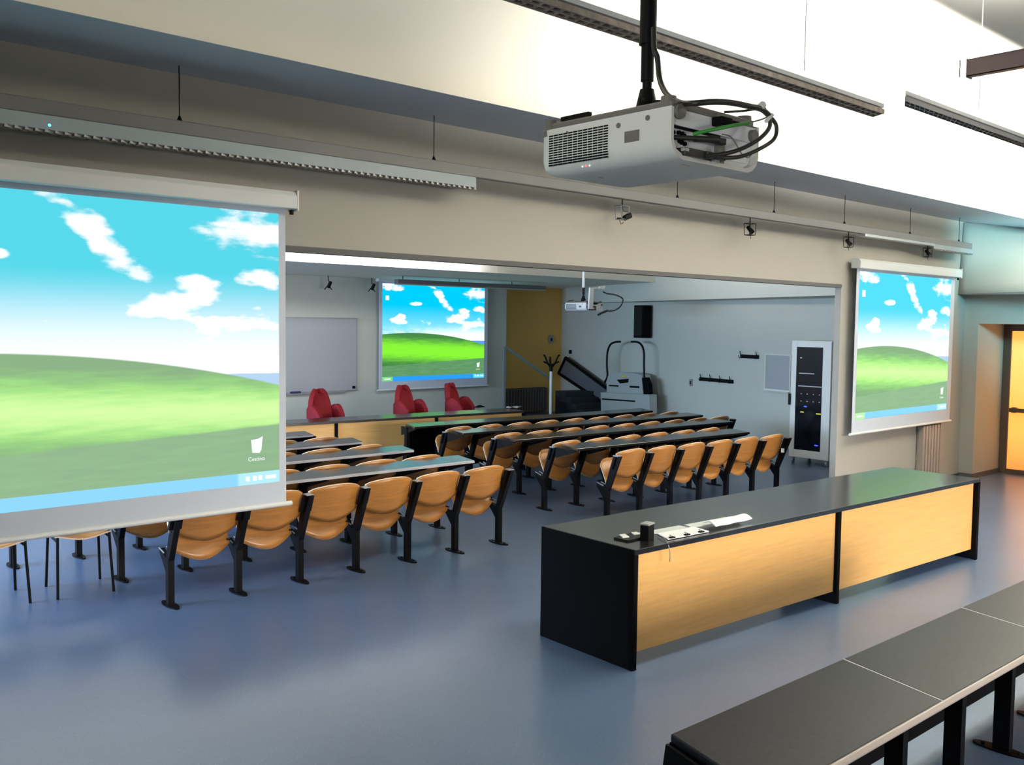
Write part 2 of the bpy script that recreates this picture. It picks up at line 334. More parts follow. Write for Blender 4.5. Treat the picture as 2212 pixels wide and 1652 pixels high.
# ------------------------------------------------------------------ projection screens
def screen(label, x0, x1, Y, zt, zb, ix0, ix1, iz0, iz1, k, wash, caption, edge):
    t = thing('projection_screen', label, 'projection screen', (x0, Y, zb), 0, 'projection screens')
    w = x1-x0
    fab = obj('fabric', MB().box(0, -.0015, 0, w, .0015, zt-zb), SCRF, t)
    c = obj('housing', MB().prism([(-.05, -.07, zt-zb), (-.05, .05, zt-zb), (-.05, .05, zt-zb+.115), (-.05, -.045, zt-zb+.115), (-.05, -.075, zt-zb+.08)], (w+.10, 0, 0)), WHTM, t, bevel=.006)
    obj('end_cap', MB().box(w+.05, -.072, zt-zb-.01, w+.062, .05, zt-zb+.12).box(w+.02, -.04, zt-zb-.035, w+.04, -.02, zt-zb-.005, 1), [PLAST, BLKM], c)
    obj('bottom_bar', MB().cyl((-.04, 0, 0), (w+.04, 0, 0), .016), WHTM, t)
    me = MB().add([(ix0-x0, -.004, iz0-zb), (ix1-x0, -.004, iz0-zb), (ix1-x0, -.004, iz1-zb), (ix0-x0, -.004, iz1-zb)], [(0, 1, 2, 3)]).mesh('projected_picture')
    ul = me.uv_layers.new(name='UVMap')
    W_, H_ = ix1-ix0, iz1-iz0
    for lp in me.loops:
        co = me.vertices[lp.vertex_index].co; ul.data[lp.index].uv = ((co.x-(ix0-x0))/W_, (co.z-(iz0-zb))/H_)
    pic = link('projected_picture', me, desktop_material('projected_landscape', k, wash), t); pic['label'] = 'projected desktop of a green meadow under a blue sky'
    wl = glow('projected_white', (.93, .98, .98), min(1.0, k))
    bx, bz = (ix0-x0)+.935*W_, (iz0-zb)+.135*H_
    s = W_/2.6
    obj('bin_icon', MB().prism([(bx-.038*s, -.006, bz+.055*s), (bx-.030*s, -.006, bz-.03*s), (bx+.022*s, -.006, bz-.035*s), (bx+.036*s, -.006, bz-.015*s), (bx+.046*s, -.006, bz+.075*s), (bx+.01*s, -.006, bz+.06*s)], (0, .001, 0)), wl, pic)
    text_part('bin_caption', 'Cestino', .038*s, wl, pic, (bx, -.006, bz-.085*s), (math.pi/2, 0, 0), .0005)
    obj('start_mark', MB().box((ix0-x0)+.018*W_, -.006, (iz0-zb)+.016*H_, (ix0-x0)+.075*W_, -.005, (iz0-zb)+.028*H_), wl, pic)
    mb = MB()
    for q in (.905, .925, .94): mb.box((ix0-x0)+q*W_, -.006, (iz0-zb)+.014*H_, (ix0-x0)+(q+.011)*W_, -.005, (iz0-zb)+.032*H_)
    obj('tray_icons', mb, wl, pic)
    obj('tray_mark', MB().box((ix0-x0)+.960*W_, -.006, (iz0-zb)+.016*H_, (ix0-x0)+.990*W_, -.005, (iz0-zb)+.030*H_), wl, pic)
    di = MB()
    for q in (.93, .83): di.box((ix0-x0)+.028*W_, -.006, (iz0-zb)+q*H_, (ix0-x0)+.060*W_, -.005, (iz0-zb)+(q+.045)*H_)
    obj('desktop_icons', di, wl, pic)
    return t
YS = 5.70
a = onY(601, 462, YS); b = onY(600, 1040, YS); c_ = onY(618, 1085, YS); d_ = onY(0, 1169, YS)
screen('large projection screen nearest the camera, cut by the left edge of the photo', .50, c_.x, YS, a.z+.035, d_.z, .55, a.x, b.z, a.z, 1.1, 1.0, True, 1)
e1 = onY(1853, 585, YS); e2 = onY(2056, 600, YS); e3 = onY(1846, 907, YS); e4 = onY(1839, 938, YS); e5 = onY(2049, 900, YS)
screen('projection screen on the wall to the right of the wide opening, beside the door', e4.x, e5.x+.03, YS, e1.z+.03, e4.z, e3.x, e2.x-.02, e3.z, e1.z, 1.25, .85, True, 1)
YF = 15.9
g1 = onY(826, 606, YF); g2 = onY(1047, 625, YF); g3 = onY(822, 824, YF); g4 = onY(818, 843, YF); g5 = onY(1052, 831, YF)
screen('projection screen on the back wall of the far room, behind the red chairs', g4.x, g5.x, YF, g1.z-.02, g4.z, g1.x, g2.x, g3.z, g2.z+.04, 1.2, 0.0, True, 1)

# ------------------------------------------------------------------ suspended rail, lamps and spotlights over the partition
YR = 5.62; kR = YR/5.74
zr0, zr1 = 2.17+(3.285-2.17)*kR, 2.17+(3.37-2.17)*kR
t = thing('suspended_rail', 'long grey rail hung on rods below the soffit in front of the partition', 'lighting rail', (0, YR, zr0))
obj('rail_body', MB().box(-1.5, -.03, 0, 13.75, .03, zr1-zr0), RAILM, t, bevel=.006)
for x in (2.469, 4.42, 7.34, 9.0, 10.49, 12.17, 13.66):
    x *= kR
    r = obj('hanging_rod', MB().cyl((x, 0, zr1-zr0+.02), (x, 0, 3.67-zr0), .0035, n=6).cyl((x, 0, zr1-zr0), (x, 0, zr1-zr0+.03), .018, .006, n=10), BLKM, t)
def louvre_lamp(label, x0, x1, Y, z0, z1, wd_, group, teeth=True):
    t = thing('louvre_lamp', label, 'ceiling lamp', (x0, Y, z0), 0, group); L_ = x1-x0; h = z1-z0
    obj('lamp_housing', MB().prism([(0, -wd_/2, .013), (0, wd_/2, .013), (0, wd_/2*.9, h), (0, -wd_/2*.9, h)], (L_, 0, 0)), LAMPW, t, bevel=.003)
    mb = MB(); n = int(L_/.05)
    for i in range(n): x = L_*(i+.5)/n; mb.prism([(x, -wd_/2, 0), (x+.03, -wd_/2, 0), (x+.012, -wd_/2, .014), (x+.002, -wd_/2, .014)], (0, wd_, 0))
    mb.box(0, -.006, 0, L_, .006, .024)
    obj('louvre', mb, LOUV, t, label='saw toothed louvre')
    return t
z0_, z1_ = 2.17+(3.19-2.17)*kR, zr0-.001
t = louvre_lamp('white louvred lamp under the left end of the suspended rail, above the large screen', -1.4, 4.80*kR, YR-.01, z0_, z1_, .07, 'louvred lamps under the suspended rail')
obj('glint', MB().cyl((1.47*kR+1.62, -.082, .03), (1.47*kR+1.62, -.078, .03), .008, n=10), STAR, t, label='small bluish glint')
louvre_lamp('white louvred lamp under the right end of the suspended rail, above the right screen', 12.78*kR, 13.75, YR-.01, zr0-.075, z1_, .07, 'louvred lamps under the suspended rail')
tag(obj('reflector_strip', MB().box(0, -.05, 0, 1.85, .05, .03), SILV, None, (10.9*kR, YR, zr0-.031)), 'shiny strip under the rail catching blue light above the right screen', 'reflector')

def spotlight(name_loc, label, kind, group, s=1.0):
    t = thing('spotlight', label, 'spotlight', name_loc, 0, group)
    obj('stem', MB().cyl((0, 0, -.06*s), (0, 0, 0), .006*s), BLKM, t)
    w = .05*s; h0, h1 = -.175*s, -.06*s; mb = MB()
    for y in (-.035*s, .035*s):
        for sx in (-1, 1): mb.tube([(sx*w*1.1, y, h1), (sx*w*.85, y, h0)], .0035*s, 6, steps=1)
        mb.tube([(-w*1.1, y, h1), (w*1.1, y, h1)], .0035*s, 6, steps=1).tube([(-w*.85, y, h0), (w*.85, y, h0)], .0035*s, 6, steps=1)
    for sx in (-1, 1): mb.tube([(sx*w*1.1, -.035*s, h1), (sx*w*1.1, .035*s, h1)], .0035*s, 6, steps=1).tube([(sx*w*.85, -.035*s, h0), (sx*w*.85, .035*s, h0)], .0035*s, 6, steps=1)
    obj('cage_frame', mb, STEEL if kind else BLKM, t)
    if kind:
        obj('lamp_head', MB().cyl((.01, -.02, -.165), (.075, -.03, -.135), .024, .026).cyl((-.06, 0, -.17), (.01, 0, -.165), .006), BLKM, t)
        obj('lamp_cable', MB().tube([(0, 0, -.06), (.02, 0, -.10), (.07, -.01, -.105), (.075, -.01, -.13), (.06, -.02, -.15)], .003, 6).tube([(-.03, 0, -.18), (-.01, 0, -.215), (.02, 0, -.2)], .003, 6), BLKM, t)
    else:
        obj('lamp_head', MB().cyl((0, -.03*s, -.15*s), (.006*s, .03*s, -.09*s), .026*s, .018*s).cyl((0, 0, -.12*s), (0, 0, -.06*s), .008*s), BLKM, t)
        obj('lamp_cable', MB().tube([(.01*s, 0, -.16*s), (.015*s, 0, -.2*s), (.02*s, 0, -.21*s)], .0025*s, 6), BLKM, t)
    return t
for i, (x, lb) in enumerate(((6.55, 'caged black spotlight turned sideways under the rail, first one right of the projector'), (8.56, 'caged black spotlight under the rail, second one right of the projector'),
        (10.60, 'caged black spotlight under the rail above the left edge of the right screen'), (12.70, 'caged black spotlight under the rail above the right edge of the right screen'))):
    spotlight((x*kR, YR, zr0), lb, i == 0, 'spotlights under the suspended rail', 1.0)
for px, py, lb in ((709, 606, 'small black spotlight on the back wall above the whiteboard'), (803, 611, 'small black spotlight on the back wall beside the far screen')):
    p = onY(px, py, 15.75)
    t = thing('spotlight', lb, 'spotlight', p, 0, 'spotlights on the back wall')
    obj('lamp_head', MB().cyl((0, 0, -.13), (.02, -.06, -.02), .035, .03), BLKM, t)
    obj('stem', MB().cyl((0, 0, -.02), (0, 0, 3.01-p.z), .008), BLKM, t)
    for e_ in (-.08, .08): obj('yoke', MB().tube([(0, 0, -.08), (e_, 0, -.17)], .009, 6, steps=1), BLKM, t)

l0 = onY(856, 612, 14.6); l1 = onY(1175, 630, 14.6)
FLAMP = mat('far_lamp_brown_grey', (.16, .145, .14), .45)
t = thing('louvre_lamp', 'brown grey pendant lamp hanging before the top of the far screen', 'ceiling lamp', (l0.x, 14.6, l0.z-.02))
Lf = l1.x-l0.x
obj('lamp_housing', MB().box(0, -.06, .02, Lf, .06, .10), FLAMP, t, bevel=.004); obj('louvre', MB().box(0, -.055, 0, Lf, .055, .02), LOUV, t)
for x in (.15, 1.5, 2.9): obj('hanging_rod', MB().cyl((x, 0, .10), (x, 0, 3.01-l0.z+.02), .008, n=6), BLKM, t)
# overhead lamps near the camera
ZL = 3.35
def louvre_mesh(A, B, C, D):
    mb = MB(); z = Vector((0, 0, .012)); e = .006
    L_ = (C-A).length; n = max(4, int(L_/.055))
    mb.prism([A, B, D, C], (0, 0, .004))
    for i in range(n+1):
        s_ = i/n; p = A*(1-s_)+C*s_; q = B*(1-s_)+D*s_; d = (C-A).normalized()*.004
        mb.prism([p-d, p+d, q+d, q-d], (0, 0, -.02))
    for f in (0, .5, 1):
        p = A*(1-f)+B*f; q = C*(1-f)+D*f; w = (B-A).normalized()*.004
        mb.prism([p-w, q-w, q+w, p+w], (0, 0, -.022))
    return mb
A0 = onZ(1895, 243, ZL); A1 = onZ(1923, 235, ZL)
def overhead_xy(label, x0, x1, yf, yn, endskew, brown):
    t = thing('overhead_lamp', label, 'ceiling lamp', (x0, yf, ZL), 0, 'overhead lamps near the camera')
    A = Vector((0, 0, 0)); B = Vector((endskew[0], yn-yf, 0)); Cc = Vector((x1-x0, 0, 0)); D = Vector((x1-x0+endskew[1], yn-yf, 0))
    obj('louvre', louvre_mesh(A, B, Cc, D), BRNM if brown else GREYM, t)
    u_ = Vector((0, 0, .012)); obj('lamp_housing', MB().prism([A+u_, B+u_, D+u_, Cc+u_], (0, 0, .02)), WHTM, t)
    for s_ in (.2, .8):
        p = (A+B)/2*(1-s_)+(Cc+D)/2*s_
        obj('hanging_rod', MB().cyl((p.x, p.y, .08), (p.x, p.y, 4.15-ZL), .003, n=6), WHTM, t)
pf0 = onZ(1112, 0, ZL); pn0 = onZ(1165, 0, ZL)
overhead_xy('long brown louvred lamp passing behind the projector pole', pf0.x-1.2, A0.x, pf0.y*.5+A0.y*.5, pn0.y*.5+A1.y*.5, (0, A1.x-A0.x), True)
B0 = onZ(1940, 223, ZL); B1 = onZ(1936, 212, ZL); B2 = onZ(2212, 305, ZL); B3 = onZ(2212, 293, ZL)
overhead_xy('narrow grey lamp starting beyond the end of the brown louvred lamp', B0.x, B2.x+3, (B0.y+B2.y)/2, (B1.y+B3.y)/2, (B1.x-B0.x, 0), False)
# short rail running across, upper right
p0 = onZ(2088, 165, 3.40); X0, Y0 = p0.x, p0.y
zt = onX(2088, 128, X0).z
t = thing('cross_rail', 'dark metal rail with an open end in the upper right corner', 'lighting rail', (X0, Y0, 3.40))
h = zt-3.40
obj('rail_body', MB().box(0, -2.6, 0, .004, 0, h).box(0, -2.6, h-.004, .06, 0, h).box(0, -2.6, 0, .045, 0, .004).box(.056, -2.6, h*.4, .06, 0, h), mat('mauve_metal', (.20, .15, .155), .4, .4), t)
obj('end_plate', MB().box(-.004, 0, -.004, .064, .005, h+.004), SILV, t); obj('end_clip', MB().box(-.01, .03, 0.0, .0, .034, h), GREYM, t)
obj('hanging_rod', MB().cyl((.03, -.6, h), (.03, -.6, 4.15-3.40), .003, n=6), WHTM, t)

# ------------------------------------------------------------------ projectors
def cable_obj(name, pts, r, m_, parent, label=None): return obj(name, MB().tube(pts, r), m_, parent, label=label)
PX0, PX1, PY0, PY1, PZ0, PZ1 = 2.14, 2.57, 1.70, 2.24, 2.635, 2.778
def make_projector():
    loc = Vector(((PX0+PX1)/2, (PY0+PY1)/2, PZ0)); L_ = lambda x, y, z: Vector((x, y, z))-loc
    t = thing('ceiling_projector', 'x', 'projector', loc)
    w, d, h = (PX1-PX0)/2, (PY1-PY0)/2, PZ1-PZ0
    # shell: rounded lower edges, open recess at the rear
    prof = [(-w, h), (-w, .05), (-w+.010, .025), (-w+.03, .008), (-w+.055, 0), (w-.055, 0), (w-.03, .008), (w-.010, .025), (w, .05), (w, h)]
    n = len(prof); sh = MB()
    ys = [(-d, 1.0, 0), (d-.06, 1.0, 0), (d-.02, .95, .006), (d, .86, .02)]
    rings = [[(x*s_, y, max(z, zo)) for x, z in prof] for y, s_, zo in ys]
    vs = [v for r_ in rings for v in r_]
    sh.add(vs, [(i*n+k, i*n+k+1, (i+1)*n+k+1, (i+1)*n+k) for i in range(len(ys)-1) for k in range(n-1)], 0, True)
    sh.add(rings[-1], [tuple(range(n))]); sh.add([(-w, -d, h), (w, -d, h), (w, d-.02, h), (-w, d-.02, h)], [(0, 1, 2, 3)])
    tt = .012; inner = [(x*(1-tt/w), z+(tt if z < h*.5 else 0)*(1 if z < .02 else .3)) for x, z in prof]; inner[0] = (-w+tt, h-.002); inner[-1] = (w-tt, h-.002)
    sh.add([(x, -d, z) for x, z in prof]+[(x, -d, z) for x, z in inner], [(k, k+1, n+k+1, n+k) for k in range(n-1)])
    sh.add([(x, -d, z) for x, z in inner]+[(x, -d+.055, z) for x, z in inner], [(k, k+1, n+k+1, n+k) for k in range(n-1)])
    body = obj('shell', sh, PROJ, t)
    mbx = MB().add([(x, -d+.02, z) for x, z in inner], [tuple(range(n))])
    obj('connector_panel', mbx.box(-w+tt, -d+.006, h*.66, w-tt, -d+.03, h-.003), PORT, t, label='silvery connector panel')
    obj('base_tray', MB().prism([(-w+.012, -d+.01, h), (w-.012, -d+.01, h), (w-.012, d-.05, h), (-w+.012, d-.05, h)], (0, 0, .022)), PGREY, t, bevel=.006)
    for sx, sy in ((-1, -1), (1, -1), (-1, 1), (1, 1)):
        obj('foot', MB().cyl((sx*(w-.03), sy*(d-.035), h-.018), (sx*(w-.03), sy*(d-.035), h+.034), .026, .022, n=16), PGREY, t)
    g = MB()
    for i in range(12):
        for j in range(13): y = d-.055-i*.021; z = .028+j*.0076; g.box(-w-.0012, y-.018, z, -w+.001, y, z+.0042)
    obj('vent_grille', g, BLKD, t, label='grille of black slots')
    for y_, z_, r_ in ((-.075, h-.028, .008), (-.185, h-.022, .008), (.135, h-.018, .003)): obj('side_button', MB().cyl((-w-.002, y_, z_), (-w+.002, y_, z_), r_), PGREY, t)
    obj('side_plate', MB().box(-w-.002, -.155, h-.082, -w+.001, -.10, h-.05), PGREY, t)
    for k, (y, m_) in enumerate(((.085, LEDW), (.070, LEDR), (.055, LEDW))):
        obj('status_light', MB().cyl((-w+.018, y, .016), (-w+.0165, y, .0150), .003, n=8), m_, t)
    obj('underside_marks', MB().box(-.10, -d+.05, -.0006, -.06, -d+.053, .001).box(-.08, .12, -.0006, -.06, .125, .001), PGREY, t)
    # connectors and plugs
    ports = MB()
    for x, z in ((-.185, .075), (-.16, .078), (-.145, .077), (-.135, .072), (-.155, .055), (-.145, .052), (-.132, .05)): ports.cyl((x, -d+.024, z), (x, -d+.012, z), .006)
    obj('sockets', ports, BLKD, t); obj('ground_strip', MB().box(-w+.014, -d+.01, h*.62, .03, -d+.03, h*.655), BLKD, t)
    obj('network_plate', MB().box(0.015, -d+.01, .012, .052, -d+.03, .086), PGREY, t)
    obj('label_plate', MB().box(.06, -d+.014, .03, .17, -d+.03, .085), PAPER, t, label='blank white label')
    obj('round_holder', MB().cyl((-w+.035, -d-.008, h-.012), (-w+.035, -d+.02, h-.012), .021).cyl((w-.03, -d-.008, h-.03), (w-.03, -d+.02, h-.03), .019), PGREY, t)
    obj('power_plug', MB().box(-.02, -d-.03, h-.028, .035, -d+.01, h-.002).box(.03, -d-.028, h-.02, .075, -d-.008, h-.006), BLKD, t, bevel=.004)
    obj('video_plugs', MB().box(-.165, -d-.012, .012, -.06, -d+.03, .035).box(-.07, -d-.02, .016, .02, -d+.01, .034).cyl((-.2, -d+.03, .062), (-.12, -d-.01, .064), .007).cyl((-.11, -d, .066), (-.02, -d-.02, .072), .009).box(-.05, -d-.02, .062, .02, -d, .082), PDARK, t, bevel=.003)
    for x_, z_ in ((-.175, .022), (-.07, .034), (-.03, .006)): obj('metal_plug', MB().box(x_, -d-.016, z_, x_+.022, -d-.004, z_+.009), SILV, t)
    # mount
    obj('mount_plate', MB().box(-.13, -.16, h+.022, .13, .10, h+.03).box(-.18, .08, h+.03, -.165, .2, h+.042).box(-.18, -.13, h+.03, -.13, -.12, h+.05).cyl((-.12, -.14, h+.03), (-.12, -.14, h+.048), .014), BLKM, t)
    obj('swivel_joint', MB().cyl((0, 0, h+.03), (0, 0, h+.04), .05, .045).cyl((0, 0, h+.04), (0, 0, h+.125), .042, .022).cyl((0, 0, h+.125), (0, 0, h+.155), .015).box(-.014, -.045, h+.035, .014, .045, h+.075), BLKM, t, bevel=.002)
    return t, w, d, h
def with_pole(t, h, ztop, m_lo, m_up):
    obj('drop_pole', MB().cyl((0, 0, h+.15), (0, 0, h+.27), .0205).cyl((0, 0, h+.262), (0, 0, h+.270), .028), m_lo, t)
    obj('upper_pole', MB().cyl((0, 0, h+.27), (0, 0, ztop), .0265).cyl((-.02, -.018, h+.295), (-.024, -.022, h+.295), .006), m_up, t)
proj, pw, pd, ph = make_projector()
far_proj = copy_tree(proj)
proj['label'] = 'large white projector hanging upside down from a black pole near the camera'
with_pole(proj, ph, 4.15-PZ0, BLKM, BLKM)
pl = proj.location
def pp(px, py, Y): return onY(px, py, Y)-pl
cb = [(1412, 60, 1.93), (1413, 105, 1.92), (1420, 125, 1.91), (1424, 165, 1.90), (1432, 190, 1.86), (1445, 208, 1.80), (1470, 222, 1.72), (1500, 223, 1.66), (1540, 220, 1.63), (1580, 222, 1.62), (1620, 230, 1.61), (1645, 236, 1.61), (1662, 250, 1.61)]
cable_obj('main_cable', [pp(*q) for q in cb], .0085, PDARK, proj)
cable_obj('signal_cable', [pp(*q) for q in ((1662, 250, 1.61), (1662, 275, 1.6), (1640, 300, 1.6), (1600, 322, 1.61), (1560, 333, 1.63), (1525, 337, 1.66))], .0062, PDARK, proj)
cable_obj('signal_cable', [pp(*q) for q in ((1664, 252, 1.61), (1677, 272, 1.6), (1672, 300, 1.6), (1640, 322, 1.6), (1600, 338, 1.61), (1560, 340, 1.63), (1530, 332, 1.66))], .0058, PDARK, proj)
cable_obj('power_cable', [pp(*q) for q in ((1565, 242, 1.66), (1600, 240, 1.64), (1630, 236, 1.62), (1650, 232, 1.615), (1655, 245, 1.615), (1662, 252, 1.61))], .0035, PDARK, proj)
cable_obj('green_cable', [pp(*q) for q in ((1497, 290, 1.68), (1530, 282, 1.65), (1580, 272, 1.62), (1618, 265, 1.61))], .0052, GREEN, proj)
cable_obj('thin_cable', [pp(*q) for q in ((1618, 265, 1.61), (1645, 258, 1.61), (1662, 250, 1.61))], .0022, PGREY, proj)
cable_obj('thin_cable', [pp(*q) for q in ((1560, 290, 1.68), (1578, 295, 1.67), (1592, 315, 1.66), (1602, 332, 1.66), (1615, 340, 1.66), (1624, 333, 1.66))], .0018, PGREY, proj)
obj('cable_tie', MB().cyl(pp(1655, 262, 1.605), pp(1668, 248, 1.605), .006).cyl(pp(1641, 232, 1.61), pp(1648, 226, 1.61), .011), PLAST, proj)
# the far projector
fp = onY(1275, 668, 11.3)
far_proj.location = Vector((fp.x+pw, 11.3+pd+.1, 0)); far_proj.location.z = onY(1300, 672, 11.3).z
far_proj['label'] = 'small white projector on a white mount in the far room'
for c in far_proj.children:
    if c.name.startswith('shell'): c.data = c.data.copy(); c.data.materials[0] = WHTM
with_pole(far_proj, ph, 3.7-far_proj.location.z, BLKM, WHTM)
fl = far_proj.location
def fq(px, py, Y=11.35): return onY(px, py, Y)-fl
obj('white_bracket', MB().prism([fq(1275, 621), fq(1283, 621), fq(1281, 667), fq(1272, 667)], (0, .03, 0)).prism([fq(1281, 621), fq(1305, 621), fq(1305, 623), fq(1281, 623)], (0, .02, 0)).prism([fq(1297, 619), fq(1307, 617), fq(1307, 625), fq(1297, 624)], (0, .05, 0)), WHTM, far_proj)
cable_obj('signal_cable', [fq(*q) for q in ((1303, 630), (1312, 634), (1330, 637), (1344, 644), (1345, 652), (1338, 664), (1325, 671), (1310, 672), (1300, 676))], .012, PDARK, far_proj)
obj('cable_plug', MB().cyl(fq(1312, 671), fq(1297, 677), .02).cyl(fq(1296, 678), fq(1292, 680), .02), PDARK, far_proj)

# ------------------------------------------------------------------ tip-up seats in rows
LEAN = lambda z: -.15*(z-.36)/.40 if z > .36 else 0.
seat_meshes = {}
def seat_kit(p):
    if p in seat_meshes: return seat_meshes[p]
    sn = lambda u: math.sin(math.pi*u)
    def back(u, v):
        x = .030+u*(p-.060); s_ = sn(u)**.65; zt = .762+.050*s_; zb = .560-.085*sn(u)
        z = zb+(zt-zb)*v; return (x, LEAN(z)+.035-.055*sn(u)+.02*(1-sn(u))*v, z)
    def sit(u, v):
        e = 1-abs(2*u-1)**6; x = .045+u*(p-.09); zb = .395-.085*sn(u); zt = .60+.075*e
        z = zb+(zt-zb)*v; return (x, .045+(z-.36)*.42-.022*sn(u)+.02*v*v, z)
    k = {}
    k['backrest'] = MB().shell(back, 14, 8, .016, 0, 1).mesh('backrest')
    k['seat'] = MB().shell(sit, 14, 8, .014, 0, 1).mesh('seat')
    k['screws'] = MB().cyl((p-.065, -.02, .60), (p-.065, .10, .60), .006).cyl((p-.06, .02, .43), (p-.06, .06, .43), .006).mesh('screws')
    seat_meshes[p] = k; return k
pm = MB().box(-.024, -.026, .0, .024, .026, .37)
pm.hexa([(-.022, -.032, .35), (.022, -.032, .35), (.022, .030, .35), (-.022, .030, .35), (-.022, LEAN(.745)-.058, .745), (.022, LEAN(.745)-.058, .745), (.022, LEAN(.745)+.035, .75), (-.022, LEAN(.745)+.035, .75)])
pm.prism([(-.02, .02, .24), (-.02, .02, .36), (-.02, .15, .415), (-.02, .15, .385)], (.04, 0, 0))
POST = pm.mesh('post')
POSTL = MB().prism([(-.048, LEAN(z)-.02+dy, z) for z, dy in ((.60, 0), (.735, 0), (.735, .03), (.60, .03))], (.096, 0, 0)).mesh('bracket')
SPRING = MB().tube([(-.03, .03, .40), (-.03, .13, .425)], .006, 8, steps=1).tube([(.03, .03, .40), (.03, .13, .425)], .006, 8, steps=1).mesh('hinge_spring')
FOOT = MB().prism([(.042*math.cos(2*math.pi*i/20), .14*math.sin(2*math.pi*i/20), 0) for i in range(20)], (0, 0, .010)).cyl((0, .09, .01), (0, .09, .018), .009).cyl((0, -.09, .01), (0, -.09, .018), .009).mesh('foot_plate')
CAP = MB().box(-.03, LEAN(.75)-.035, .742, .03, LEAN(.75)+.04, .752).mesh('cap')
def add_post(t, x):
    po = link('post', POST, BLKM, t, (x, 0, 0))
    link('foot_plate', FOOT, BLKM, po); link('bracket', POSTL, BLKM, po); link('hinge_spring', SPRING, GREYM, po); link('cap', CAP, GREYM, po)
def seat(p, loc, rz, label, group, end):
    t = thing('tip_up_seat', label, 'seat', loc, rz, group); k = seat_kit(p)
    link('backrest', k['backrest'], [PLY, PLYE], t); link('seat', k['seat'], [PLY, PLYE], t); link('screws', k['screws'], BLKM, t)
    add_post(t, 0)
    if end: add_post(t, p)
    return t
ORD = ['first', 'second', 'third', 'fourth', 'fifth', 'sixth', 'seventh', 'eighth', 'ninth', 'tenth']
rowname = ['rearmost', 'second', 'third', 'front']
LB = dict(p=.547, rows=[(2.895, 6.985, 0, 6), (2.88, 7.95, 0, 6), (2.875, 8.97, -1, 6), (2.85, 9.87, 3, 6)], sl=-.013)
RB = dict(p=.503, rows=[(7.75, 6.93, 0, 6), (7.72, 7.88, 0, 6), (7.70, 8.87, 0, 9), (7.65, 9.78, 0, 9)], sl=-.072)
for side, B in (('left', LB), ('right', RB)):
    rz = math.atan(B['sl']); p = B['p']
    for ri, (x0, y0, ka, kb) in enumerate(B['rows']):
        for k in range(ka, kb):
            x = x0+k*p*math.cos(rz); y = y0+k*p*math.sin(rz)
            n = kb-k if side == 'left' else k+1
            seat(p, (x, y, 0), rz, f'plywood tip-up seat, {rowname[ri]} row of the {side} block, {ORD[n-1]} from the middle aisle', f'tip-up seats of the {side} block, {rowname[ri]} row', k == kb-1)
# bench tables carried behind each row, plus the one in front
ZT = .78
def bench_table(label, x0, y0, rz, p, n, front=False, edge=BLKM, shift=0., nb=None, depth=.40, top=BLKL, group='bench tables in the far room'):
    t = thing('bench_table', label, 'table', (x0, y0, 0), rz, group); w = p*n; sk = .28*depth
    yf, yn = -.20, -.20-depth
    obj('tabletop', MB().prism([(shift-sk, yn, ZT-.028), (shift+w-sk, yn, ZT-.028), (shift+w, yf, ZT-.028), (shift, yf, ZT-.028)], (0, 0, .028)), top, t, bevel=.003)
    obj('edge_band', MB().box(shift-sk, yn-.006, ZT-.026, shift+w-sk, yn, ZT-.004), edge, t)  # left block gets a paler band, painting the highlight along the rounded edge
    for k in range((nb if nb is not None else n)+1):
        if front:
            l = obj('leg', MB().box(k*p-.025, yf-.16, 0, k*p+.025, yf-.10, ZT-.028), BLKM, t)
            link('foot_plate', FOOT, BLKM, l, (k*p, yf-.13, 0))
        obj('bracket', MB().prism([(k*p-.012, yf+.0, ZT-.03), (k*p-.012, yn+.06, ZT-.03), (k*p-.012, yn+.06, ZT-.05), (k*p-.012, yf+.0, ZT-.15)], (.024, 0, 0)), BLKM, t)
    if front:
        obj('modesty_panel', MB().prism([(shift, yf-.02, ZT-.03), (shift, yf, ZT-.03), (shift, yf+.10, .12), (shift, yf+.08, .12)], (w, 0, 0)), BLKD, t)
    return t
rl, rr = math.atan(LB['sl']), math.atan(RB['sl'])
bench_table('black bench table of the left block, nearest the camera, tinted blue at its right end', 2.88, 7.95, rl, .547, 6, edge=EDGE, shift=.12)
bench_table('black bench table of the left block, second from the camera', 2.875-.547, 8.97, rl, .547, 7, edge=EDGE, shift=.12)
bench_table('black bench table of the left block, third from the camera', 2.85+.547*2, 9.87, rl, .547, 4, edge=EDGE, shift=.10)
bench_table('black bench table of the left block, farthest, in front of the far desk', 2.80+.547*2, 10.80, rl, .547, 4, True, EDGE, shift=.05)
bench_table('black bench table of the right block, shortest and nearest the camera', 7.72, 7.88, rr, .503, 6, shift=.08)
bench_table('black bench table of the right block, second from the camera', 7.70, 8.87, rr, .503, 8, shift=.07, nb=8)
bench_table('black bench table of the right block, third from the camera, cyan left end', 7.65, 9.78, rr, .503, 9, shift=.07)
bench_table('black bench table of the right block, farthest, with black modesty panel and cyan top', 7.60, 10.72, rr, .503, 9, True, shift=.06)
# small white tag on the last seat
q = onY(1688, 972, 6.62)
tag(obj('paper_tag', MB().shell(lambda u, v: (u*.085, -.01*math.sin(math.pi*u), v*.055-.01*u), 5, 4, .002), PAPER, None, (q.x-.04, 6.60, q.z-.025)), 'small white paper tag hung on the aisle-end post of the rearmost right row', 'tag')

